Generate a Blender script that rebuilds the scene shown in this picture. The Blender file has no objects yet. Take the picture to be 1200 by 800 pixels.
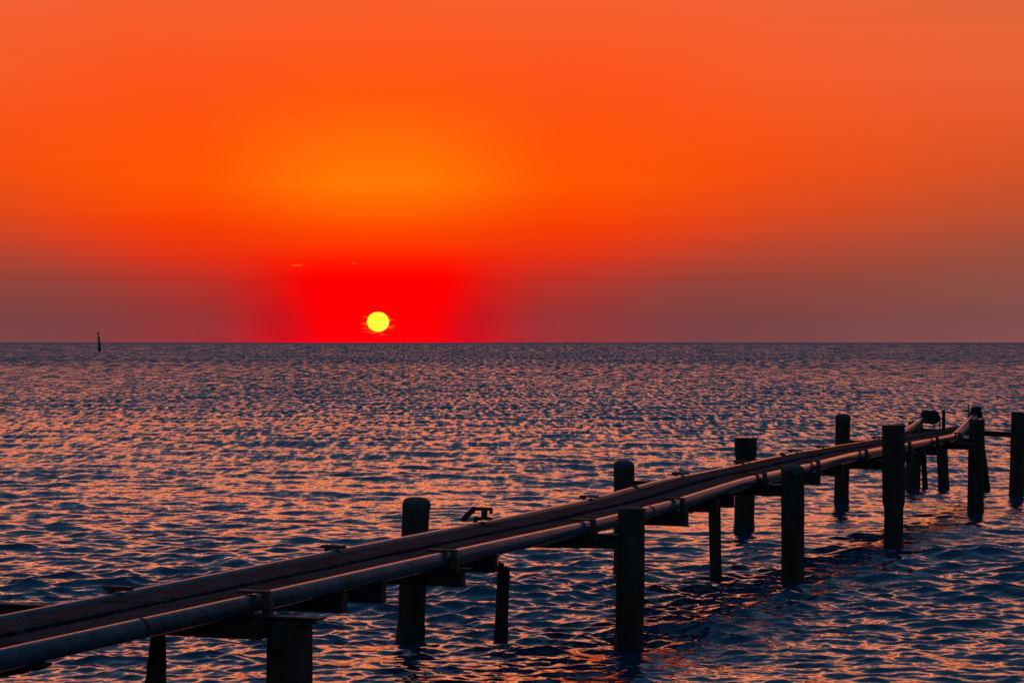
import bpy, bmesh, math, random
import numpy as np
from mathutils import Vector, Matrix

random.seed(11)
S = bpy.context.scene
C = S.collection
H = 3.0                        # eye height above the water, metres
F = 2764.0                     # focal length in pixels of a 1200 px wide frame
HOR = 401.3
U = Vector((0.361, 0.933, 0)).normalized()      # along the jetty, away from the shore
P = Vector((-0.933, 0.361, 0)).normalized()     # across the jetty, towards its far side


def pt(s, v, z):
    """jetty coordinates (in eye heights) to world metres"""
    q = (U * s + P * v) * H
    return Vector((q.x, q.y, z * H))


ZB = [(0, .355), (3, .358), (5, .362), (7.4, .367), (8.2, .374), (9.5, .408), (11.4, .423),
      (12.4, .421), (13.6, .419), (15.6, .414), (18, .41)]


def zb(s):
    for (a, p), (b, q) in zip(ZB, ZB[1:]):
        if s <= b:
            t = min(1, max(0, (s - a) / (b - a)))
            return p + (q - p) * (t * t * (3 - 2 * t) * .5 + t * .5)
    return ZB[-1][1]


# ------------------------------------------------------------------ nodes
class NT:
    def __init__(self, tree):
        self.t = tree
        self.n = tree.nodes
        self.l = tree.links

    def new(self, kind, **kw):
        nd = self.n.new(kind)
        for k, v in kw.items():
            setattr(nd, k, v)
        return nd

    def put(self, sock, v):
        if hasattr(v, 'is_output'):
            self.l.new(v, sock)
        elif isinstance(v, (tuple, list)) and len(v) == 3 and sock.type == 'RGBA':
            sock.default_value = (*v, 1)
        else:
            sock.default_value = v

    def m(self, op, a, b=0.0, c=0.0):
        nd = self.new('ShaderNodeMath', operation=op)
        self.put(nd.inputs[0], a)
        self.put(nd.inputs[1], b)
        if op in ('MULTIPLY_ADD', 'COMPARE', 'SMOOTH_MIN'):
            self.put(nd.inputs[2], c)
        return nd.outputs[0]

    def vm(self, op, a, b=(0, 0, 0)):
        nd = self.new('ShaderNodeVectorMath', operation=op)
        self.put(nd.inputs[0], a)
        if op == 'SCALE':
            self.put(nd.inputs['Scale'], b)
        else:
            self.put(nd.inputs[1], b)
        return nd.outputs['Value'] if op in ('LENGTH', 'DOT_PRODUCT') else nd.outputs[0]

    def mr(self, v, a, b, c=0.0, d=1.0, smooth=True):
        nd = self.new('ShaderNodeMapRange')
        nd.interpolation_type = 'SMOOTHSTEP' if smooth else 'LINEAR'
        nd.clamp = True
        self.put(nd.inputs['Value'], v)
        for k, x in zip(('From Min', 'From Max', 'To Min', 'To Max'), (a, b, c, d)):
            self.put(nd.inputs[k], x)
        return nd.outputs[0]

    def mix(self, f, a, b, blend='MIX'):
        nd = self.new('ShaderNodeMix', data_type='RGBA', blend_type=blend)
        nd.clamp_factor = True
        self.put(nd.inputs[0], f)
        self.put(nd.inputs[6], a)
        self.put(nd.inputs[7], b)
        return nd.outputs[2]

    def ramp(self, f, stops, interp='LINEAR'):
        nd = self.new('ShaderNodeValToRGB')
        cr = nd.color_ramp
        cr.interpolation = interp
        while len(cr.elements) < len(stops):
            cr.elements.new(0.5)
        for e, (p, c) in zip(cr.elements, stops):
            e.position = p
            e.color = (*c, 1)
        self.put(nd.inputs[0], f)
        return nd.outputs[0]

    def noise(self, vec, scale, detail=3.0, rough=.55, out=0):
        nd = self.new('ShaderNodeTexNoise')
        if vec is not None:
            self.put(nd.inputs['Vector'], vec)
        nd.inputs['Scale'].default_value = scale
        nd.inputs['Detail'].default_value = detail
        nd.inputs['Roughness'].default_value = rough
        return nd.outputs[out]


def lin(r, g, b):
    def f(c):
        c /= 255.0
        return c / 12.92 if c <= .04045 else ((c + .055) / 1.055) ** 2.4
    return (f(r), f(g), f(b))


# ------------------------------------------------------------------ sky
SUN_AZ = math.degrees(math.atan2(443 - 600, F))      # degrees right of +Y
SUN_EL = math.degrees(math.atan2(HOR - 377, F))


def make_world():
    w = bpy.data.worlds.new("World")
    S.world = w
    w.use_nodes = True
    w.node_tree.nodes.clear()
    n = NT(w.node_tree)
    tc = n.new('ShaderNodeTexCoord')
    d = n.vm('NORMALIZE', tc.outputs['Generated'])
    sp = n.new('ShaderNodeSeparateXYZ')
    n.put(sp.inputs[0], d)
    x, y, z = sp.outputs
    el = n.m('DEGREES', n.m('ARCSINE', z))
    az = n.m('SUBTRACT', n.m('DEGREES', n.m('ARCTAN2', x, y)), SUN_AZ)
    aa = n.m('ABSOLUTE', az)

    def col(stops):      # stops: (y pixel, rgb) -> ramp over elevation 0..9 degrees
        out = []
        for yy, c in stops:
            out.append((max(0, math.degrees(math.atan2(HOR - yy, F))) / 9.0, lin(*c)))
        return n.ramp(n.m('DIVIDE', el, 9.0), sorted(out), 'LINEAR')

    # sky colour up the frame, at growing distance in azimuth from the sun
    A0 = col([(401, (255, 0, 12)), (375, (255, 0, 4)), (325, (255, 0, 0)), (305, (255, 26, 0)), (270, (255, 72, 0)),
              (215, (255, 121, 4)), (165, (255, 106, 6)), (110, (255, 88, 12)), (40, (251, 89, 33)), (0, (248, 92, 42))])
    A1 = col([(401, (210, 14, 32)), (370, (198, 20, 28)), (330, (220, 24, 16)), (305, (255, 28, 2)), (270, (255, 72, 0)),
              (215, (255, 121, 4)), (165, (255, 106, 6)), (110, (255, 88, 12)), (40, (251, 89, 33)), (0, (248, 92, 42))])
    A2 = col([(401, (162, 47, 53)), (370, (160, 45, 47)), (330, (194, 44, 34)), (300, (228, 50, 18)), (265, (246, 62, 4)),
              (215, (255, 84, 2)), (165, (255, 82, 8)), (110, (252, 82, 22)), (40, (248, 90, 38)), (0, (245, 94, 46))])
    A3 = col([(401, (122, 68, 71)), (370, (125, 66, 67)), (330, (146, 66, 57)), (290, (188, 68, 44)), (250, (222, 72, 26)),
              (200, (242, 78, 16)), (150, (246, 84, 24)), (100, (246, 90, 38)), (40, (243, 94, 47)), (0, (240, 98, 53))])
    A4 = col([(401, (132, 79, 80)), (370, (130, 77, 76)), (330, (140, 79, 68)), (290, (158, 78, 60)), (250, (188, 80, 48)),
              (200, (212, 82, 40)), (150, (226, 88, 44)), (100, (232, 95, 54)), (40, (231, 100, 57)), (0, (219, 101, 60))])
    c = n.mix(n.mr(aa, n.mr(el, .2, 1.6, 1.15, 1.3), n.mr(el, .2, 1.6, 2.45, 3.0)), A0, A1)
    c = n.mix(n.mr(aa, n.mr(el, 1.3, 2.8, 2.1, .3), n.mr(el, 1.3, 2.8, 4.2, 4.8)), c, A2)
    c = n.mix(n.mr(aa, n.mr(el, 1.0, 3.0, 2.6, 4.6), n.mr(el, 1.0, 3.0, 8.4, 10.4)), c, A3)
    c = n.mix(n.mr(aa, 8.0, 16.5), c, A4)
    # thin bands of haze near the horizon
    cv = n.new('ShaderNodeCombineXYZ')
    n.put(cv.inputs[0], n.m('MULTIPLY', az, 0.09))
    n.put(cv.inputs[1], n.m('MULTIPLY', el, 2.1))
    band = n.noise(cv.outputs[0], 1.0, 4.0, .55)
    c = n.mix(1.0, c, n.ramp(band, [(.3, (.985, .985, .985)), (.7, (1.015, 1.015, 1.015))]), 'MULTIPLY')
    # torn cloud lit by the sun right beside it, and two flecks higher up
    cv2 = n.new('ShaderNodeCombineXYZ')
    n.put(cv2.inputs[0], n.m('MULTIPLY', az, 2.2))
    n.put(cv2.inputs[1], n.m('MULTIPLY', el, 15.0))
    wisp = n.noise(cv2.outputs[0], 1.0, 3.0, .6)

    def ell(a0, e0, ra, re):
        q = n.m('ADD', n.m('POWER', n.m('DIVIDE', n.m('SUBTRACT', az, a0), ra), 2.0),
                n.m('POWER', n.m('DIVIDE', n.m('SUBTRACT', el, e0), re), 2.0))
        return n.mr(q, 0.25, 1.0, 1.0, 0.0)
    k = n.m('MULTIPLY', ell(0, SUN_EL - .05, .46, .36), n.mr(wisp, .50, .56))
    c = n.mix(n.m('MULTIPLY', k, .8), c, (1.0, .13, .005))
    k = n.m('MAXIMUM', ell(-.62, 1.93, .17, .022), n.m('MULTIPLY', ell(-1.95, 1.87, .16, .025), .6))
    c = n.mix(n.m('MULTIPLY', k, n.mr(wisp, .4, .6)), c, (1.0, .22, .01))
    # above the frame: warm glow up to about 25 degrees, then dusk
    glow = n.ramp(n.m('DIVIDE', el, 90.0),
                  [(.09, (.95, .13, .05)), (.12, (2.9, .72, .24)), (.15, (2.9, .90, .37)), (.20, (.60, .28, .24)),
                   (.26, (.17, .18, .27)), (.38, (.045, .12, .22)), (.6, (.024, .105, .205)), (1.0, (.022, .105, .205))])
    side = n.ramp(n.m('DIVIDE', el, 90.0),
                  [(0, (.10, .06, .085)), (.1, (.17, .09, .10)), (.25, (.11, .10, .15)), (.4, (.06, .09, .16)),
                   (.8, (.024, .105, .205)), (1.0, (.022, .105, .205))])
    glow = n.mix(n.mr(aa, 6, 52), glow, side)
    c = n.mix(n.mr(aa, 17, 45), c, side)
    c = n.mix(n.mr(el, 7.6, 13.0), c, glow)
    back = n.ramp(n.m('DIVIDE', el, 90.0),
                  [(0, (.04, .085, .14)), (.15, (.06, .14, .24)), (.5, (.04, .13, .24)), (1.0, (.022, .105, .205))])
    c = n.mix(n.mr(aa, 70, 130), c, back)
    c = n.mix(n.mr(el, -1.2, -.1), (.006, .012, .022), c)
    bg = n.new('ShaderNodeBackground')
    n.put(bg.inputs[0], c)
    bg.inputs[1].default_value = 1.0
    sky = n.new('ShaderNodeTexSky', sky_type='NISHITA')
    sky.sun_disc = False
    sky.sun_elevation = math.radians(SUN_EL)
    sky.sun_rotation = math.radians(SUN_AZ)
    sky.dust_density = 4.0
    bg2 = n.new('ShaderNodeBackground')
    n.put(bg2.inputs[0], n.mix(1.0, sky.outputs[0], n.mr(el, 14, 45), 'MULTIPLY'))
    bg2.inputs[1].default_value = 0.03
    add = n.new('ShaderNodeAddShader')
    n.l.new(bg.outputs[0], add.inputs[0])
    n.l.new(bg2.outputs[0], add.inputs[1])
    o = n.new('ShaderNodeOutputWorld')
    n.l.new(add.outputs[0], o.inputs[0])
    w.cycles.sampling_method = 'MANUAL'
    w.cycles.sample_map_resolution = 1024


make_world()


# ------------------------------------------------------------------ materials
def material(name):
    m = bpy.data.materials.new(name)
    m.use_nodes = True
    m.node_tree.nodes.clear()
    n = NT(m.node_tree)
    o = n.new('ShaderNodeOutputMaterial')
    b = n.new('ShaderNodeBsdfPrincipled')
    n.l.new(b.outputs[0], o.inputs[0])
    return m, n, b


def stretched(n, vec, rot, scale):
    mp = n.new('ShaderNodeMapping')
    n.put(mp.inputs['Vector'], vec)
    mp.inputs['Rotation'].default_value = rot
    mp.inputs['Scale'].default_value = scale
    return mp.outputs[0]


def bump(n, b, h, strength, dist):
    bp = n.new('ShaderNodeBump')
    n.put(bp.inputs['Height'], h)
    bp.inputs['Strength'].default_value = strength
    bp.inputs['Distance'].default_value = dist
    n.l.new(bp.outputs[0], b.inputs['Normal'])


def mat_surface(name, c1, c2, c3, scale, stretch=(1, 1, 1), rot=(0, 0, 0), rough=(.6, .9), bs=.6, bd=.01, spec=.4, local=False):
    m, n, b = material(name)
    g = n.new('ShaderNodeNewGeometry')
    pos = g.outputs['Position']
    v = stretched(n, pos, rot, stretch)
    a = n.noise(v, scale, 6, .65)
    big = n.noise(pos, scale * .22, 4, .6)
    c = n.mix(n.mr(a, .32, .68), c1, c2)
    c = n.mix(n.mr(big, .52, .68), c, c3)
    n.put(b.inputs['Base Color'], c)
    n.put(b.inputs['Roughness'], n.mr(a, .3, .7, rough[0], rough[1]))
    b.inputs['Specular IOR Level'].default_value = spec
    bump(n, b, n.m('ADD', a, n.m('MULTIPLY', n.noise(pos, scale * 5, 4, .6), .35)), bs, bd)
    return m


ANG = math.atan2(P.y, P.x)
M = {}
M['timber'] = mat_surface('pile_timber', (.028, .017, .012), (.092, .052, .035), (.017, .012, .010), 9, (1, 1, .12), rough=(.6, .95), bs=1, bd=.03, spec=.14)
M['bluff'] = mat_surface('guano_cap', (.035, .036, .036), (.085, .085, .082), (.014, .013, .012), 14, rough=(.7, .95), bs=.8, bd=.02, spec=.3)
M['growth'] = mat_surface('marine_growth', (.008, .009, .008), (.018, .019, .015), (.006, .006, .006), 30, rough=(.35, .8), bs=1, bd=.03)
M['steel'] = mat_surface('rusted_steel', (.022, .016, .014), (.050, .030, .022), (.016, .015, .016), 12, rough=(.5, .85), bs=.6, bd=.008)
M['rust'] = mat_surface('bracket_rust', (.045, .024, .015), (.085, .045, .025), (.030, .020, .016), 22, rough=(.5, .85), bs=.6, bd=.006)
M['deck'] = mat_surface('deck_timber', (.003, .0065, .0088), (.036, .067, .086), (.006, .012, .016), 7, (.6, 1.7, 1), (0, 0, -ANG), rough=(.85, 1.0), bs=1, bd=.03, spec=.04)
M['pipe'] = mat_surface('pipe_paint', (.014, .058, .086), (.026, .090, .122), (.011, .031, .044), 7, rough=(.10, .22), bs=.07, bd=.005, spec=.07)
M['rubber'] = mat_surface('black_rubber', (.010, .010, .011), (.020, .020, .021), (.008, .008, .008), 12, rough=(.6, .85), bs=.3, bd=.005, spec=.1)
M['mark_green'] = mat_surface('marker_paint', (.010, .016, .013), (.016, .024, .018), (.008, .012, .010), 2, rough=(.5, .8))
M['mark_pale'] = mat_surface('marker_pale', (.35, .33, .32), (.45, .42, .40), (.3, .28, .27), 2, rough=(.5, .8))


def pipe_stains():
    """scuffs and rust runs with a shape of their own on the pipe paint"""
    m = M['pipe']
    n = NT(m.node_tree)
    b = [x for x in n.n if x.type == 'BSDF_PRINCIPLED'][0]
    src = b.inputs['Base Color'].links[0].from_socket
    g = n.new('ShaderNodeNewGeometry')
    a = n.noise(g.outputs['Position'], 13, 6, .72)
    bb = n.noise(g.outputs['Position'], 2.3, 3, .6)
    k = n.mr(n.m('ADD', n.m('MULTIPLY', a, .7), n.m('MULTIPLY', bb, .3)), .515, .58)
    n.put(b.inputs['Base Color'], n.mix(n.m('MULTIPLY', k, .85), src, (.035, .026, .022)))


pipe_stains()


LEAN = .325


def make_water_mat():
    m, n, b = material('sea_water')
    g = n.new('ShaderNodeNewGeometry')
    pos = g.outputs['Position']
    dist = n.vm('LENGTH', pos)
    fine = n.vm('SUBTRACT', n.noise(stretched(n, pos, (0, 0, .15), (.75, 1.25, 1)), 9.0, 6, .70, 1), (.5, .5, .5))
    fine = n.vm('SCALE', fine, n.mr(dist, 15, 60, .55, .70, False))
    sl = n.vm('MULTIPLY', fine, (1, 1, 0))
    # unresolved chop far out: seen this low, mostly the shoreward faces show, in long streaks
    lean = n.m('ADD', n.mr(dist, 18, 110, .03, LEAN * .72, False), n.mr(dist, 110, 400, 0.0, LEAN * .28, False))
    for sx, sy, d0, d1, d2, d3, amp in ((3.6, .62, 28, 90, 220, 450, 1.1), (1.2, .12, 90, 260, 800, 1600, 1.35), (.28, .015, 500, 1200, 4000, 9000, 1.3)):
        w = n.noise(stretched(n, pos, (0, 0, .06), (sx, sy, 1)), 1.0, 4, .62)
        k = n.m('MULTIPLY', n.mr(dist, d0, d1, 0.0, amp, False), n.mr(dist, d2, d3, 1.0, 0.0, False))
        lean = n.m('ADD', lean, n.m('MULTIPLY', n.m('SUBTRACT', w, .5), n.m('MULTIPLY', k, 1.1)))
    gust = n.noise(stretched(n, pos, (0, 0, .2), (.05, .018, 1)), 1.0, 2, .5)
    lean = n.m('ADD', lean, n.m('MULTIPLY', n.m('SUBTRACT', gust, .5), .22))
    sl = n.vm('ADD', sl, n.vm('SCALE', (0, -1, 0), n.m('MAXIMUM', lean, -.03)))
    nn = n.vm('NORMALIZE', n.vm('ADD', g.outputs['Normal'], sl))
    n.l.new(nn, b.inputs['Normal'])
    b.inputs['Base Color'].default_value = (.002, .030, .070, 1)
    n.put(b.inputs['Roughness'], n.mr(dist, 40, 400, .05, .16, False))
    b.inputs['IOR'].default_value = 1.42
    return m


M['water'] = make_water_mat()


# ------------------------------------------------------------------ mesh helpers
def link(name, bm, mat, parent=None, smooth=False, origin=None):
    bmesh.ops.recalc_face_normals(bm, faces=bm.faces)
    me = bpy.data.meshes.new(name)
    if origin is not None:
        bmesh.ops.translate(bm, verts=bm.verts, vec=-Vector(origin))
    bm.to_mesh(me)
    bm.free()
    me.materials.append(mat)
    if smooth:
        me.polygons.foreach_set('use_smooth', [True] * len(me.polygons))
        try:
            me.set_sharp_from_angle(angle=math.radians(40))
        except Exception:
            pass
    o = bpy.data.objects.new(name, me)
    C.objects.link(o)
    if parent is not None:
        o.parent = parent
        if origin is not None:
            o.location = Vector(origin) - parent.location
    elif origin is not None:
        o.location = origin
    return o


def empty(name, loc):
    o = bpy.data.objects.new(name, None)
    o.empty_display_size = .2
    o.location = loc
    C.objects.link(o)
    return o


def tag(o, label, cat, group=None, kind=None):
    if label:
        o['label'] = label
    if cat:
        o['category'] = cat
    if group:
        o['group'] = group
    if kind:
        o['kind'] = kind
    return o


def bbox(bm, o, ax, ay, az, lo, hi, jit=0.0, cuts=0):
    """box spanned by three axes from corner lo to corner hi (lengths along the axes)"""
    vs = []
    for k in (0, 1):
        for j in (0, 1):
            for i in (0, 1):
                q = o + ax * (hi[0] if i else lo[0]) + ay * (hi[1] if j else lo[1]) + az * (hi[2] if k else lo[2])
                q = q + Vector((random.uniform(-jit, jit), random.uniform(-jit, jit), random.uniform(-jit, jit)))
                vs.append(bm.verts.new(q))
    for f in ((0, 2, 3, 1), (4, 5, 7, 6), (0, 1, 5, 4), (2, 6, 7, 3), (0, 4, 6, 2), (1, 3, 7, 5)):
        bm.faces.new([vs[i] for i in f])
    return vs


def soften(bm, w, seg=2):
    bmesh.ops.bevel(bm, geom=list(bm.edges), offset=w, segments=seg, affect='EDGES', profile=.6)


def tube(bm, pts, rad, n=20, cap=True, wob=0.0):
    rings = []
    for i, p in enumerate(pts):
        a = pts[max(0, i - 1)]
        b = pts[min(len(pts) - 1, i + 1)]
        t = (b - a).normalized()
        up = Vector((0, 0, 1)) if abs(t.z) < .95 else Vector((1, 0, 0))
        s = t.cross(up).normalized()
        w = s.cross(t).normalized()
        r = rad[i] if isinstance(rad, (list, tuple)) else rad
        ring = []
        for k in range(n):
            a_ = 2 * math.pi * k / n
            rr = r * (1 + random.uniform(-wob, wob))
            ring.append(bm.verts.new(p + s * math.cos(a_) * rr + w * math.sin(a_) * rr))
        rings.append(ring)
    for r0, r1 in zip(rings, rings[1:]):
        for k in range(n):
            bm.faces.new((r0[k], r0[(k + 1) % n], r1[(k + 1) % n], r1[k]))
    if cap:
        bm.faces.new(list(reversed(rings[0])))
        bm.faces.new(rings[-1])
    return rings


# ------------------------------------------------------------------ the sea
def make_sea():
    rng = np.random.default_rng(5)
    fpx = F * 1024 / 1200
    # radial rows: as the eye sees them, finer than a pixel; columns: a fan, dense ahead
    r = [3.0]
    while r[-1] < 17:
        r.append(r[-1] + .09)
    while r[-1] < 60000:
        q = r[-1]
        step = .36 * q * q / (fpx * H)
        step = max(step, .022)
        r.append(q + min(step, q * .5))
    r = np.array(r, np.float64)
    dense = np.linspace(-15.5, 15.5, 1050)
    side = np.concatenate([np.linspace(16, 40, 110), np.linspace(42, 180, 40)])
    th = np.radians(np.concatenate([-side[::-1][1:], dense, side]))
    nr, nc = len(r), len(th)
    R, T = np.meshgrid(r, th, indexing='ij')
    X = (R * np.sin(T)).astype(np.float32)
    Y = (R * np.cos(T)).astype(np.float32)
    dr = np.gradient(r)
    Z = np.zeros_like(X)
    DX = np.zeros_like(X)
    DY = np.zeros_like(X)
    # ruffled and calmer patches
    patch = np.zeros_like(X)
    for i in range(9):
        lam = rng.uniform(5, 26)
        a = rng.uniform(0, 2 * np.pi)
        k = 2 * np.pi / lam
        patch += np.sin(k * (X * np.cos(a) * .6 + Y * np.sin(a)) + rng.uniform(0, 6.28)).astype(np.float32)
    patch = 1.0 + np.clip(patch / 9 ** .5 * .34, -.55, .6)
    nw = 165
    lams = np.exp(np.linspace(math.log(.11), math.log(9), nw)) * rng.uniform(.95, 1.05, nw)
    wind = math.radians(-104)              # the way the waves run, towards the shore and a little to the left
    for lam in lams:
        spread = 0.62 if lam < 1.2 else 0.45
        a = wind + rng.normal(0, spread)
        k = 2 * np.pi / lam
        # slope per component: chop of one to two metres carries most
        sl = float(np.interp(math.log(lam), np.log([.11, .3, .6, 1.5, 4.0, 9.0]), [.050, .056, .037, .020, .0105, .0055]))
        amp = sl / k
        ok = np.where(dr * 2.6 < lam)[0]
        if not len(ok):
            continue
        i1 = ok[-1] + 1
        fade = np.clip((lam - 2.6 * dr[:i1]) / (1.6 * lam), 0, 1) ** .5
        ph = k * (X[:i1] * math.cos(a) + Y[:i1] * math.sin(a)) + np.float32(rng.uniform(0, 6.28))
        aa = (amp * fade[:, None]).astype(np.float32)
        if lam < 2.5:
            aa = aa * patch[:i1]
        Z[:i1] += aa * np.cos(ph)
        sn = aa * np.sin(ph) * np.float32(.95)
        DX[:i1] -= sn * np.float32(math.cos(a))
        DY[:i1] -= sn * np.float32(math.sin(a))
    X += DX
    Y += DY
    co = np.stack([X, Y, Z], -1).reshape(-1, 3).astype(np.float32)
    # an inner disc closes the hole under the camera
    idx = np.arange(nr * nc).reshape(nr, nc)
    q = np.stack([idx[:-1, :-1], idx[:-1, 1:], idx[1:, 1:], idx[1:, :-1]], -1).reshape(-1, 4)
    q = q[:, ::-1]
    me = bpy.data.meshes.new('sea')
    me.vertices.add(len(co))
    me.vertices.foreach_set('co', co.ravel())
    me.loops.add(q.size)
    me.loops.foreach_set('vertex_index', q.ravel().astype(np.int32))
    me.polygons.add(len(q))
    me.polygons.foreach_set('loop_start', np.arange(0, q.size, 4, dtype=np.int32))
    me.polygons.foreach_set('loop_total', np.full(len(q), 4, np.int32))
    me.polygons.foreach_set('use_smooth', np.ones(len(q), bool))
    me.update(calc_edges=True)
    me.materials.append(M['water'])
    o = bpy.data.objects.new('sea', me)
    C.objects.link(o)
    o['kind'] = 'structure'
    o['label'] = 'choppy dark blue sea with orange sunset reflections'
    print('sea', nr, nc, nr * nc)
    return o


sea = make_sea()


# ------------------------------------------------------------------ piles
PILE_GROUP = 'piles of the jetty standing in the sea'


def pile(base, top, r0, r1, label, style='flat', name='pile', growth=True, ragged=.008):
    """base: (X, D) in eye heights at the water; top: (X, D, z)"""
    b = Vector((base[0] * H, base[1] * H, 0))
    t = Vector((top[0] * H, top[1] * H, top[2] * H))
    ax = (t - b)
    low = b - ax * (1.6 / ax.z)
    root = empty(name, (b.x, b.y, 0))
    tag(root, label, 'pile', PILE_GROUP)
    n = 28
    ph = [random.uniform(0, 6.28) for _ in range(6)]

    def rr(a, z):
        return 1 + .022 * math.sin(2 * a + ph[0] + z) + .016 * math.sin(5 * a + ph[1] + 1.3 * z) + .010 * math.sin(9 * a + ph[2] - 2 * z) \
            + .012 * math.sin(7 * z + ph[3]) + random.uniform(-ragged, ragged)
    bm = bmesh.new()
    rings = []
    nseg = 30
    tvec = t - low
    e1 = tvec.normalized().cross(Vector((0, 1, 0))).normalized()
    e2 = tvec.normalized().cross(e1).normalized()
    for i in range(nseg + 1):
        f = i / nseg
        c = low + tvec * f
        r = (r0 + (r1 - r0) * f) * H
        if style == 'sleeve' and c.z < .33 * (t.z):
            r *= .84
        if style == 'flare' and i >= nseg - 2:
            r *= 1.10
        if style == 'taper_in':
            r *= 1
        ring = []
        for k in range(n):
            a = 2 * math.pi * k / n
            q = rr(a, c.z)
            z_off = 0
            if i == nseg and style == 'jagged':
                z_off = random.uniform(-.12, .03) + .06 * math.cos(a + ph[3])
            if i == nseg and style == 'worn':
                z_off = random.uniform(-.025, .012)
            ring.append(bm.verts.new(c + (e1 * math.cos(a) + e2 * math.sin(a)) * r * q + Vector((0, 0, z_off))))
        rings.append(ring)
    for p0, p1 in zip(rings, rings[1:]):
        for k in range(n):
            bm.faces.new((p0[k], p0[(k + 1) % n], p1[(k + 1) % n], p1[k]))
    # end grain
    cz = bm.verts.new(t + Vector((0, 0, -.03 if style in ('jagged', 'worn') else -.006)))
    for k in range(n):
        bm.faces.new((rings[-1][k], rings[-1][(k + 1) % n], cz))
    link('shaft', bm, M['timber'], root, True, (b.x, b.y, 0))
    if style in ('dome', 'low_cap'):
        squat = .9 if style == 'dome' else .22
        bm = bmesh.new()
        prev = None
        R1 = r1 * H
        for j, (fr, fz) in enumerate(((1.012, -.20), (1.02, -.03), (1.0, .10), (.90, .26), (.66, .40), (.34, .47))):
            ring = []
            for k in range(n):
                a = 2 * math.pi * k / n
                wob = 1 + .03 * math.sin(3 * a + ph[4]) + random.uniform(-.012, .012)
                drip = (-.10 * R1 * (1 + math.sin(4 * a + ph[5])) + random.uniform(-.10, .03) * R1) if j == 0 else 0
                ring.append(bm.verts.new(t + (e1 * math.cos(a) + e2 * math.sin(a)) * R1 * fr * wob + Vector((0, 0, fz * R1 * squat + drip))))
            if prev:
                for k in range(n):
                    bm.faces.new((prev[k], prev[(k + 1) % n], ring[(k + 1) % n], ring[k]))
            prev = ring
        c = bm.verts.new(t + Vector((0, 0, .48 * R1 * squat)))
        for k in range(n):
            bm.faces.new((prev[k], prev[(k + 1) % n], c))
        link('cap', bm, M['bluff'], root, True, (b.x, b.y, 0))
    if growth:
        bm = bmesh.new()
        prev = None
        for j in range(7):
            z = -.35 + j * .085
            c = b + ax * (z / ax.z)
            f = (c.z - low.z) / (t.z - low.z)
            r = (r0 + (r1 - r0) * f) * H * (.85 if style == 'sleeve' else 1)
            ring = []
            for k in range(n):
                a = 2 * math.pi * k / n
                bulge = 1.035 + .045 * random.random() if j < 6 else .97
                if 0 < j:
                    zz = random.uniform(-.03, .03)
                else:
                    zz = 0
                ring.append(bm.verts.new(c + (e1 * math.cos(a) + e2 * math.sin(a)) * r * bulge + Vector((0, 0, zz))))
            if prev:
                for k in range(n):
                    bm.faces.new((prev[k], prev[(k + 1) % n], ring[(k + 1) % n], ring[k]))
            prev = ring
        link('weed_band', bm, M['growth'], root, True, (b.x, b.y, 0))
    return root


def at(px, D):
    """point on the water straight below image column px at depth D (eye heights)"""
    return ((px - 600) / F * D, D)


def zt(py, D):
    return 1 - (py - HOR) * D / F


def std_pile(xb, D, xt, yt, wpx, label, style, dD=0.0, **kw):
    r = wpx / 2 / F * D
    a = at(xb, D)
    b = at(xt, D + dD)
    return pile(a, (b[0], b[1], zt(yt, D + dD)), r * kw.pop('kb', 1.0), r * kw.pop('kt', 1.0), label, style, **kw)


std_pile(338, 5.55, 339, 727, 54, 'thick cut-off pile with a worn flat top, cropped by the bottom edge of the photo', 'worn')
std_pile(737, 7.81, 740, 595.5, 33, 'tall thick pile before the near pipe, its worn pale top level with the walkway', 'low_cap', kb=1.03, kt=.98)
std_pile(929, 9.77, 929, 550, 27, 'scuffed domed pile before the near pipe, left of the tall flat-topped brown one', 'dome')
std_pile(1047, 11.57, 1047, 498, 26.5, 'tall flat-topped brown pile with a narrower lower end, rising well above the walkway', 'sleeve')
std_pile(1143, 13.89, 1145, 491, 18.5, 'tall slim pile in front of the raised end of the near pipe', 'worn', kb=1.02)
std_pile(481, 7.97, 488, 589, 33, 'domed pile with a whitish cap just beyond the walkway, leftmost of the far row', 'dome', kb=1.02, kt=.97)
std_pile(731, 10.2, 731, 544, 23.5, 'domed dark pile beyond the walkway, its lower end hidden behind a thick near pile', 'dome')
std_pile(872, 12.51, 874, 513, 23.5, 'squat flat-topped pile with a flared rim beyond the walkway', 'flare')
std_pile(986, 14.62, 988, 488, 17.2, 'slender domed pile beyond the walkway left of the tall flat-topped one', 'dome')
std_pile(1069, 16.26, 1073, 494, 17, 'dark leaning pile under the far end of the walkway, short top beside the wide drum', 'worn', kb=1.1)
std_pile(1084, 16.4, 1081, 512, 6.5, 'thin strut leaning beside the dark pile under the walkway end', 'flat', kb=1.0)
std_pile(1106, 16.26, 1103, 513, 13, 'medium pile carrying the far end of the walkway, open water on both sides', 'flat')
std_pile(1155, 16.07, 1147, 508, 11, 'raking pile leaning out to the right behind a slim near pile', 'flat', dD=-.3)
std_pile(1191, 15.36, 1194, 483, 17, 'lone tall pile at the right edge of the photo, joined by a crossbeam', 'flat', kb=1.02)
std_pile(587, 8.03, 590.5, 663, 18, 'narrow pile with a splintered broken top under the walkway', 'jagged', kb=1.10, kt=.80, ragged=.035)
std_pile(839, 10.01, 837, 581, 14, 'narrow straight pile under the walkway, between two thick near piles', 'flat')
# the rotten one, wasted to a point near its top
_bp = at(178, 5.63)
pile(_bp, (at(187, 5.63)[0], 5.63, .352), .090, .0115, 'rotten ragged pile wasting to a narrow top under the near pipe', 'jagged', ragged=.11)
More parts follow.
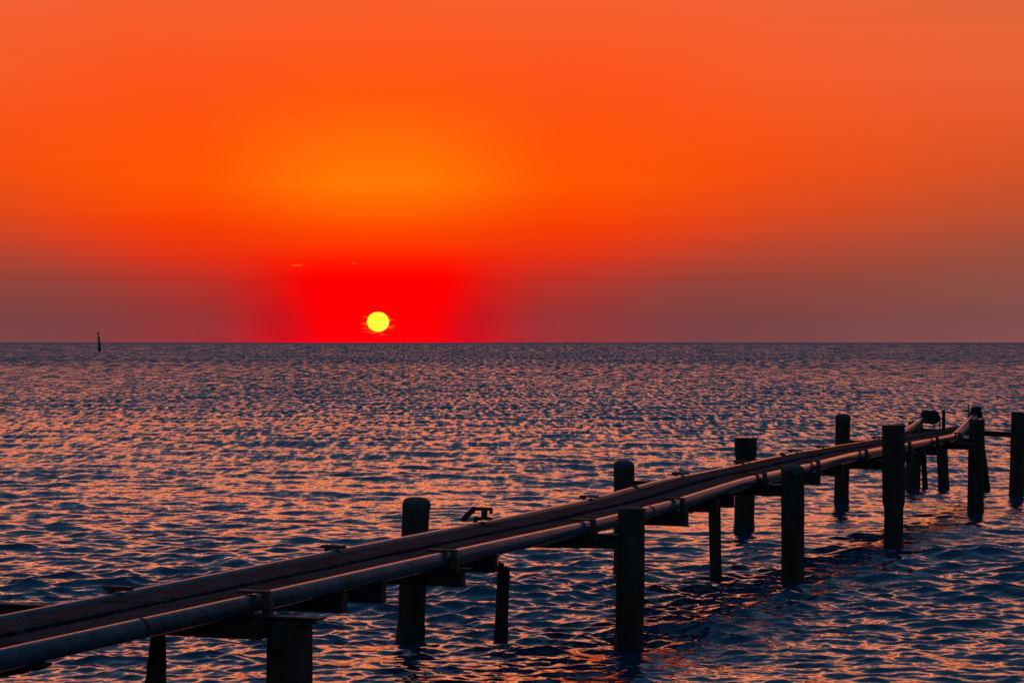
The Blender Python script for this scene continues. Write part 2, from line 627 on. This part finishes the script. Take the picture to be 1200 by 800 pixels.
# the far leg of the nearest frame stands just outside the picture
_q = pt(4.9, 3.42, 0)
pile((_q.x / H, _q.y / H), (_q.x / H, _q.y / H, .47), .046, .045, 'domed pile just past the left edge of the photo beyond the walkway', 'dome')


# ------------------------------------------------------------------ crossbeams on the pile pairs
Zax = Vector((0, 0, 1))
BEAM_GROUP = 'steel crossbeams between the jetty piles'


def ibeam(bm, a, b, ztop, depth, tip=.018, fl=.036, solid=False, drop=0.0):
    """I-section across the jetty from a=(s, v) near the camera side to b=(s, v), in eye heights"""
    h = H
    o = pt(a[0], a[1], 0)
    q = pt(b[0], b[1], -drop)
    L = (q - o).length
    d = (q - o).normalized()
    w_ = d.cross(Zax).normalized()
    t = .0045 * h
    bbox(bm, o, d, w_, Zax, (-tip * h, -fl / 2 * h, ztop * h - t), (L, fl / 2 * h, ztop * h))
    bbox(bm, o, d, w_, Zax, (0, -fl / 2 * h, (ztop - depth) * h), (L - .002, fl / 2 * h, (ztop - depth) * h + t))
    w = (fl * .44 if solid else .006) * h
    bbox(bm, o, d, w_, Zax, (.003, -w, (ztop - depth) * h + t + .001), (L - .004, w, ztop * h - t - .001))


def crossbeam(a, b, depth, label, extra=None, drop=0.0):
    s = a[0]
    z = zb(s)
    o = pt(s, (a[1] + b[1]) / 2, z)
    root = empty('crossbeam', o)
    tag(root, label, 'beam', BEAM_GROUP)
    bm = bmesh.new()
    ibeam(bm, a, b, z, depth, drop=drop)
    link('girder', bm, M['steel'], root, False, o)
    if extra:
        bm = bmesh.new()
        bbox(bm, pt(s, 0, 0), P, U, Zax, (extra[0] * H, -.028 * H, extra[2] * H), (extra[1] * H, .028 * H, extra[3] * H))
        soften(bm, .01)
        link('timber_bearer', bm, M['timber'], root, False, o)
    return root


crossbeam((4.95, 2.405), (4.95, 3.40), .016, 'crossbeam resting on the cut-off pile, its thin end sticking out past the pile top',
          extra=(2.535, 3.38, .306, .3445))
crossbeam((7.40, 2.47), (7.27, 3.20), .047, 'crossbeam fixed to the left side of the tall thick near pile')
crossbeam((9.55, 2.46), (9.64, 3.23), .047, 'crossbeam fixed to the left side of the scuffed domed near pile')
crossbeam((11.45, 2.45), (12.06, 3.364), .045, 'crossbeam fixed to the left side of the tall flat-topped brown pile', drop=.036)
crossbeam((13.62, 2.415), (14.33, 3.37), .036, 'crossbeam running to the slim pile before the raised near pipe end', drop=.02)
crossbeam((15.55, 2.47), (16.12, 3.26), .034, 'crossbeam from the walkway end out to the lone pile at the right edge')

# ------------------------------------------------------------------ the walkway
S0, S1 = 0.6, 15.7
walk = empty('walkway', pt(S0, 2.74, zb(S0)))
tag(walk, 'narrow dark timber walkway of two plank strips running out over the sea', 'walkway')
walk_loc = walk.location.copy()


def plank(sa, sb, va, vb, skew):
    bm = bmesh.new()
    n = max(4, int((sb - sa) / .14))
    m = 6
    th = .030
    rows = []
    for i in range(n + 1):
        s = sa + (sb - sa) * i / n
        row = []
        for j in range(m + 1):
            v = va + (vb - va) * j / m
            edge = (j in (0, m)) * random.uniform(-.0022, .0022)
            z = zb(s) + .036 + skew * (v - (va + vb) / 2) + random.uniform(-.0009, .0009) - (.002 if j in (0, m) else 0)
            row.append(bm.verts.new(pt(s + (random.uniform(-.004, .004) if i in (0, n) else 0), v + edge, z)))
        rows.append(row)
    top = [f for f in []]
    for a, b in zip(rows, rows[1:]):
        for j in range(m):
            top.append(bm.faces.new((a[j], a[j + 1], b[j + 1], b[j])))
    r = bmesh.ops.extrude_face_region(bm, geom=top)
    bmesh.ops.translate(bm, verts=[g for g in r['geom'] if isinstance(g, bmesh.types.BMVert)], vec=(0, 0, -th * H))
    return link('deck_plank', bm, M['deck'], walk, False, pt(sa, va, zb(sa)))


joints = [S0, 2.7, 4.80, 7.52, 9.72, 11.6, 13.7, S1]
for i, (a, b) in enumerate(zip(joints, joints[1:])):
    plank(a, (14.2 if b == S1 else b) - .012, 2.622, 2.720 + random.uniform(-.003, .003), random.uniform(-.02, .02))
    a2 = a + (0 if i == 0 else random.uniform(-.04, .10))
    plank(a2 if i == 0 else a, b - .012, 2.760 + random.uniform(-.003, .003), 2.884, random.uniform(-.02, .02))

# joists under the planks; the longer ones carry the pipe clamps
JO = [(1.4, 2.53, 1), (2.7, 2.53, 1), (3.3, 2.57, 0), (5.44, 2.56, 0), (5.68, 2.56, 0), (6.15, 2.525, 1), (6.53, 2.577, 0),
      (8.33, 2.53, 1), (8.83, 2.56, 0), (9.02, 2.55, 0), (10.37, 2.53, 1), (10.95, 2.56, 0), (12.42, 2.53, 1), (12.9, 2.56, 0),
      (13.17, 2.54, 1), (14.4, 2.53, 1), (15.1, 2.75, 0)]
for s, ve, br in JO:
    bm = bmesh.new()
    z = zb(s) + .001
    ibeam(bm, (s, ve), (s, 2.965 if br else 2.93), z, .052 if br else .05, tip=.018 if br else .004, solid=True)
    link('joist', bm, M['steel'], walk, False, pt(s, 2.75, z))
# the corroded joist at the left edge, its flange eaten into teeth
bm = bmesh.new()
s, z = 4.05, zb(4.05) + .001
o = pt(s, 0, 0)
bbox(bm, o, P, U, Zax, (2.56 * H, -.018 * H, (z - .006) * H), (2.96 * H, .018 * H, z * H))
v = 2.565
while v < 2.72:
    st = random.uniform(.005, .011)
    dpt = .009 + min(.024, (v - 2.565) * .24) + random.uniform(-.0025, .004)
    bbox(bm, o, P, U, Zax, (v * H, -.015 * H, (z - dpt) * H), ((v + st) * H, .014 * H, (z - .0061) * H))
    v += st + .0004
bbox(bm, o, P, U, Zax, (v * H, -.015 * H, (z - .034) * H), (2.95 * H, .014 * H, (z - .0061) * H))
jj = link('joist', bm, M['steel'], walk, False, pt(s, 2.75, z))
jj['label'] = 'corroded joist with a jagged eaten lower edge'


# ------------------------------------------------------------------ pipes
RP = .0225      # near pipe
RF = .0190      # far pipe
FT = .0405      # top of the far pipe above the beams


def pipe(name, label, path, r, couplings, zc=RP):
    root = empty(name, path[0])
    tag(root, label, 'pipe', 'pipes along the walkway')
    bm = bmesh.new()
    tube(bm, path, r * H, 28, True, .004)
    link('pipe_run', bm, M['pipe'], root, True, path[0])
    for s, v, kind in couplings:
        bm = bmesh.new()
        c = pt(s, v, zb(s) + zc + .001)
        sl = (pt(s + .05, v, zb(s + .05)) - pt(s - .05, v, zb(s - .05))).normalized()
        if kind == 'collar':
            w = .022 * H
            tube(bm, [c - sl * w, c - sl * w * .8, c + sl * w * .8, c + sl * w], [r * H * 1.02, r * H * 1.12, r * H * 1.12, r * H * 1.02], 28)
        else:
            w = .006 * H
            tube(bm, [c - sl * w, c - sl * w * .4, c + sl * w * .4, c + sl * w], [r * H * 1.01, r * H * 1.045, r * H * 1.045, r * H * 1.01], 28)
        link('collar', bm, M['steel'] if kind != 'collar' else M['pipe'], root, True, c)
    return root


def run(v, s_to, wob, zc=RP):
    pts = []
    s = S0 - .05
    while s < s_to:
        pts.append(pt(s, v + wob * math.sin(s * 1.7), zb(s) + zc - (.009 * min(1, max(0, (s - 7.8) / 2.2)) if v > 2.8 else 0) + .0015 + .0012 * math.sin(s * 2.3)))
        s += .11
    return pts


near_path = run(2.578, 13.75, .003)
for k in range(1, 9):
    f = k / 8
    near_path.append(pt(13.75 + .78 * f, 2.578, zb(13.75) + RP + .102 * f ** 1.35))
far_path = run(2.922, 13.6, .003, FT - RF - .0015)
for k in range(1, 9):
    f = k / 8
    far_path.append(pt(13.6 + 1.08 * f, 2.922, zb(13.6) + FT - RF - .009 + .087 * f ** 1.4))
np_ = pipe('water_pipe', 'grey blue scuffed pipe clamped along the near edge of the walkway', near_path, RP,
           [(5.95, 2.578, 'seam'), (4.45, 2.578, 'seam'), (7.86, 2.578, 'collar'), (9.62, 2.578, 'seam'), (10.30, 2.578, 'seam'), (12.3, 2.578, 'seam'), (8.02, 2.578, 'seam')])
fp_ = pipe('water_pipe', 'pipe along the far edge of the walkway, mostly hidden behind the planks', far_path, RF,
           [(6.0, 2.922, 'seam'), (8.9, 2.922, 'seam'), (11.2, 2.922, 'seam')], FT - RF)


def near_clamp(s, root, big=1.0):
    """strap over the pipe and an upright channel in front of it, down to the beam"""
    z = zb(s)
    o = pt(s, 0, 0)
    ztop = z + .0545
    bm = bmesh.new()
    w = .011 * big
    bbox(bm, o, P, U, Zax, (2.536 * H, -w * H, z * H + .002), (2.5505 * H, w * H, (ztop + .0005) * H))
    bbox(bm, o, P, U, Zax, (2.529 * H, -w * H, (z - .012) * H), (2.5355 * H, w * H, (ztop - .02) * H))
    bbox(bm, o, P, U, Zax, (2.551 * H, -w * H, z * H + .0475 * H), (2.618 * H, w * H, ztop * H))
    soften(bm, .003, 1)
    return link('pipe_clamp', bm, M['rust'], root, False, pt(s, 2.55, z))


for s in (2.7, 4.97, 6.12, 7.31, 8.31, 9.47, 10.39, 11.37, 12.41, 13.17, 13.85):
    near_clamp(s, np_)


def far_clamp(s, root, kind=0):
    z = zb(s)
    o = pt(s, 0, 0)
    bm = bmesh.new()
    w = .011
    drop = .009 * min(1, max(0, (s - 7.8) / 2.2))
    zt_ = z + (.053 if s < 7.25 or kind else .0505 - drop)
    if kind == 0:
        bbox(bm, o, P, U, Zax, (2.9475 * H, -w * H, z * H + .002), (2.956 * H, w * H, zt_ * H))
        bbox(bm, o, P, U, Zax, (2.895 * H, -w * H, .0428 * H - drop * H + z * H), (2.947 * H, w * H, zt_ * H))
        bbox(bm, o, P, U, Zax, (2.9565 * H, -w * .8 * H, (zt_ - .010) * H), (2.968 * H, w * .8 * H, zt_ * H))
    else:
        # a bent-up broken stay: slanting leg, top bar and short upright
        bbox(bm, o, P, U, Zax, (2.895 * H, -w * H, .0428 * H - drop * H + z * H), (2.947 * H, w * H, zt_ * H))
        bbox(bm, o, P, U, Zax, (2.9475 * H, -w * H, z * H + .002), (2.956 * H, w * H, zt_ * H))
        a = pt(s, 2.998, zt_ - .012)
        b = pt(s, 2.953, zt_ + .030)
        d_ = (b - a)
        ay = U
        az_ = d_.normalized().cross(ay).normalized()
        bbox(bm, a, d_.normalized(), ay, az_, (0, -w * H, -.021), (d_.length, w * H, .021))
        bbox(bm, o, P, U, Zax, (2.893 * H, -w * H, (zt_ + .021) * H), (2.955 * H, w * H, (zt_ + .0325) * H))
        bbox(bm, o, P, U, Zax, (2.912 * H, -w * H, (zt_ + .0005) * H), (2.927 * H, w * H, (zt_ + .0205) * H))
        bbox(bm, o, P, U, Zax, (2.893 * H, -w * H, (zt_ + .011) * H), (2.898 * H, w * H, (zt_ + .0205) * H))
    soften(bm, .003, 1)
    c = link('pipe_clamp', bm, M['rust'], root, False, pt(s, 2.93, z))
    if kind:
        c['label'] = 'bent broken pipe clamp standing up above the walkway edge'
    return c


for s in (2.7, 4.95, 6.15, 8.38, 9.55, 10.5, 11.5, 12.06, 13.4):
    far_clamp(s, fp_)
far_clamp(7.29, fp_, 1)


def drum(c, length, rad, label, axis, parts=True):
    root = empty('drum', c)
    tag(root, label, 'drum', 'drums at the raised pipe ends')
    bm = bmesh.new()
    n = 32
    L = length / 2
    prof = [(-L, rad * .45), (-L * .98, rad * .66), (-L * .86, rad * .88), (-L * .5, rad), (L * .5, rad), (L * .86, rad * .88), (L * .98, rad * .66), (L, rad * .45)]
    e1 = axis.cross(Zax).normalized()
    e2 = axis.cross(e1).normalized()
    prev = None
    first = None
    for x, r in prof:
        ring = [bm.verts.new(c + axis * x + (e1 * math.cos(2 * math.pi * k / n) + e2 * math.sin(2 * math.pi * k / n)) * r) for k in range(n)]
        if prev:
            for k in range(n):
                bm.faces.new((prev[k], prev[(k + 1) % n], ring[(k + 1) % n], ring[k]))
        first = first or ring
        prev = ring
    bm.faces.new(first)
    bm.faces.new(prev)
    link('drum_body', bm, M['rubber'], root, True, c)
    bm = bmesh.new()
    tube(bm, [c - axis * (L * 1.12), c + axis * (L * 1.12)], rad * .16, 14)
    link('axle', bm, M['steel'], root, True, c)
    for sg in (-1, 1):
        bm = bmesh.new()
        o = c + axis * (sg * L * 1.08)
        bbox(bm, o, axis, axis.cross(Zax), Zax, (-.012, -.03, -rad * 2.0), (.012, .03, rad * .12))
        soften(bm, .004, 1)
        link('stay', bm, M['rust'], root, False, c)
    return root


ad = (P + U * -.25).normalized()
c1 = near_path[-1] + U * .16 + Zax * .075
drum(c1, .20, .112, 'small round black drum at the raised end of the near pipe, beside a thin spike', ad)
c2 = far_path[-1] + U * .16 + Zax * .045 - P * .09
drum(c2, .34, .125, 'wide rounded black drum at the raised end of the far pipe', ad)
# the spike beside the near drum
bm = bmesh.new()
q = c1 + P * .145 + U * .02
tube(bm, [q + Zax * -.24, q + Zax * .0, q + Zax * .17], [.016, .014, .010], 10)
tag(link('spike', bm, M['steel'], None, True, q), 'thin upright rod beside the small drum on the near pipe', 'rod')
# a stake on the far side, right of the wide drum
bm = bmesh.new()
q = c2 - P * .235 + U * .12
z0 = q.z
bbox(bm, q, P, U, Zax, (-.028, -.028, -.30), (.028, .028, .12))
soften(bm, .006)
tag(link('stake', bm, M['timber'], None, False, q), 'short square stake right of the wide drum at the walkway end', 'post')

# ------------------------------------------------------------------ the marker far out
D = F / (412 - HOR)
q = at(116.4, D)
base = Vector((q[0] * H, q[1] * H, 0))
mk = empty('channel_marker', base)
tag(mk, 'slim dark channel marker post far out on the horizon at the left', 'channel marker')
k = D * H / F
bm = bmesh.new()
tube(bm, [base + Vector((.2 * k, 0, -3)), base + Vector((.2 * k, 0, .5 * k)), base + Vector((0, 0, 9 * k)), base + Vector((-1.0 * k, 0, 18 * k))],
     [1.9 * k, 1.85 * k, 1.45 * k, 1.0 * k], 16)
link('post', bm, M['mark_green'], mk, True, base)
bm = bmesh.new()
tube(bm, [base + Vector((-1.0 * k, 0, 18 * k)), base + Vector((-1.2 * k, 0, 19.6 * k))], [.7 * k, .7 * k], 12)
link('pale_band', bm, M['mark_pale'], mk, True, base)
bm = bmesh.new()
tube(bm, [base + Vector((-1.2 * k, 0, 19.6 * k)), base + Vector((-1.35 * k, 0, 21.2 * k)), base + Vector((-1.4 * k, 0, 21.3 * k)), base + Vector((-1.6 * k, 0, 23.2 * k))],
     [.75 * k, .75 * k, 1.15 * k, 1.0 * k], 12)
link('lantern', bm, M['mark_green'], mk, True, base)

# ------------------------------------------------------------------ the sun
DS = 24000.0
sun_c = Vector((math.tan(math.radians(SUN_AZ)) * DS, DS, H + math.tan(math.radians(SUN_EL)) * DS))
bm = bmesh.new()
bmesh.ops.create_uvsphere(bm, u_segments=64, v_segments=40, radius=1)
bmesh.ops.scale(bm, verts=bm.verts, vec=(13.0 / F * DS, 13.0 / F * DS, 11.6 / F * DS))
bmesh.ops.translate(bm, verts=bm.verts, vec=sun_c)
m, n, b = material('sun_disc')
n.n.remove(b)
e = n.new('ShaderNodeEmission')
g = n.new('ShaderNodeNewGeometry')
sv = stretched(n, g.outputs['Position'], (0, 0, 0), (.006, .006, .06))
n.put(e.inputs[0], n.mix(n.mr(n.noise(sv, 1.0, 2, .5), .45, .62), (1.25, .98, .015), (1.3, 1.0, .10)))
e.inputs[1].default_value = 1.0
n.l.new(e.outputs[0], [x for x in n.n if x.type == 'OUTPUT_MATERIAL'][0].inputs[0])
tag(link('sun', bm, m, None, True, sun_c), 'yellow setting sun disc low over the sea horizon', 'sun')

ld = bpy.data.lights.new('sun_light', 'SUN')
ld.energy = .006
ld.angle = math.radians(9)
ld.color = (1.0, .30, .09)
lo = bpy.data.objects.new('sun_light', ld)
C.objects.link(lo)
d = Vector((math.sin(math.radians(SUN_AZ)), math.cos(math.radians(SUN_AZ)), math.tan(math.radians(1.2))))
lo.rotation_euler = (-d).to_track_quat('-Z', 'Y').to_euler()
lo.location = (0, 0, 30)

# ------------------------------------------------------------------ camera and output
cd = bpy.data.cameras.new('camera')
cd.sensor_fit = 'HORIZONTAL'
cd.sensor_width = 36
cd.lens = F / 1200 * 36
cd.clip_start = .1
cd.clip_end = 150000
cam = bpy.data.objects.new('camera', cd)
C.objects.link(cam)
cam.location = (0, 0, H)
cam.rotation_euler = (math.radians(90) + math.atan2(HOR - 400, F), 0, 0)
S.camera = cam
S.view_settings.view_transform = 'Standard'
S.view_settings.look = 'None'
S.view_settings.exposure = 0
S.view_settings.gamma = 1
S.cycles.use_denoising = False
S.cycles.max_bounces = 6
S.cycles.sample_clamp_indirect = 6
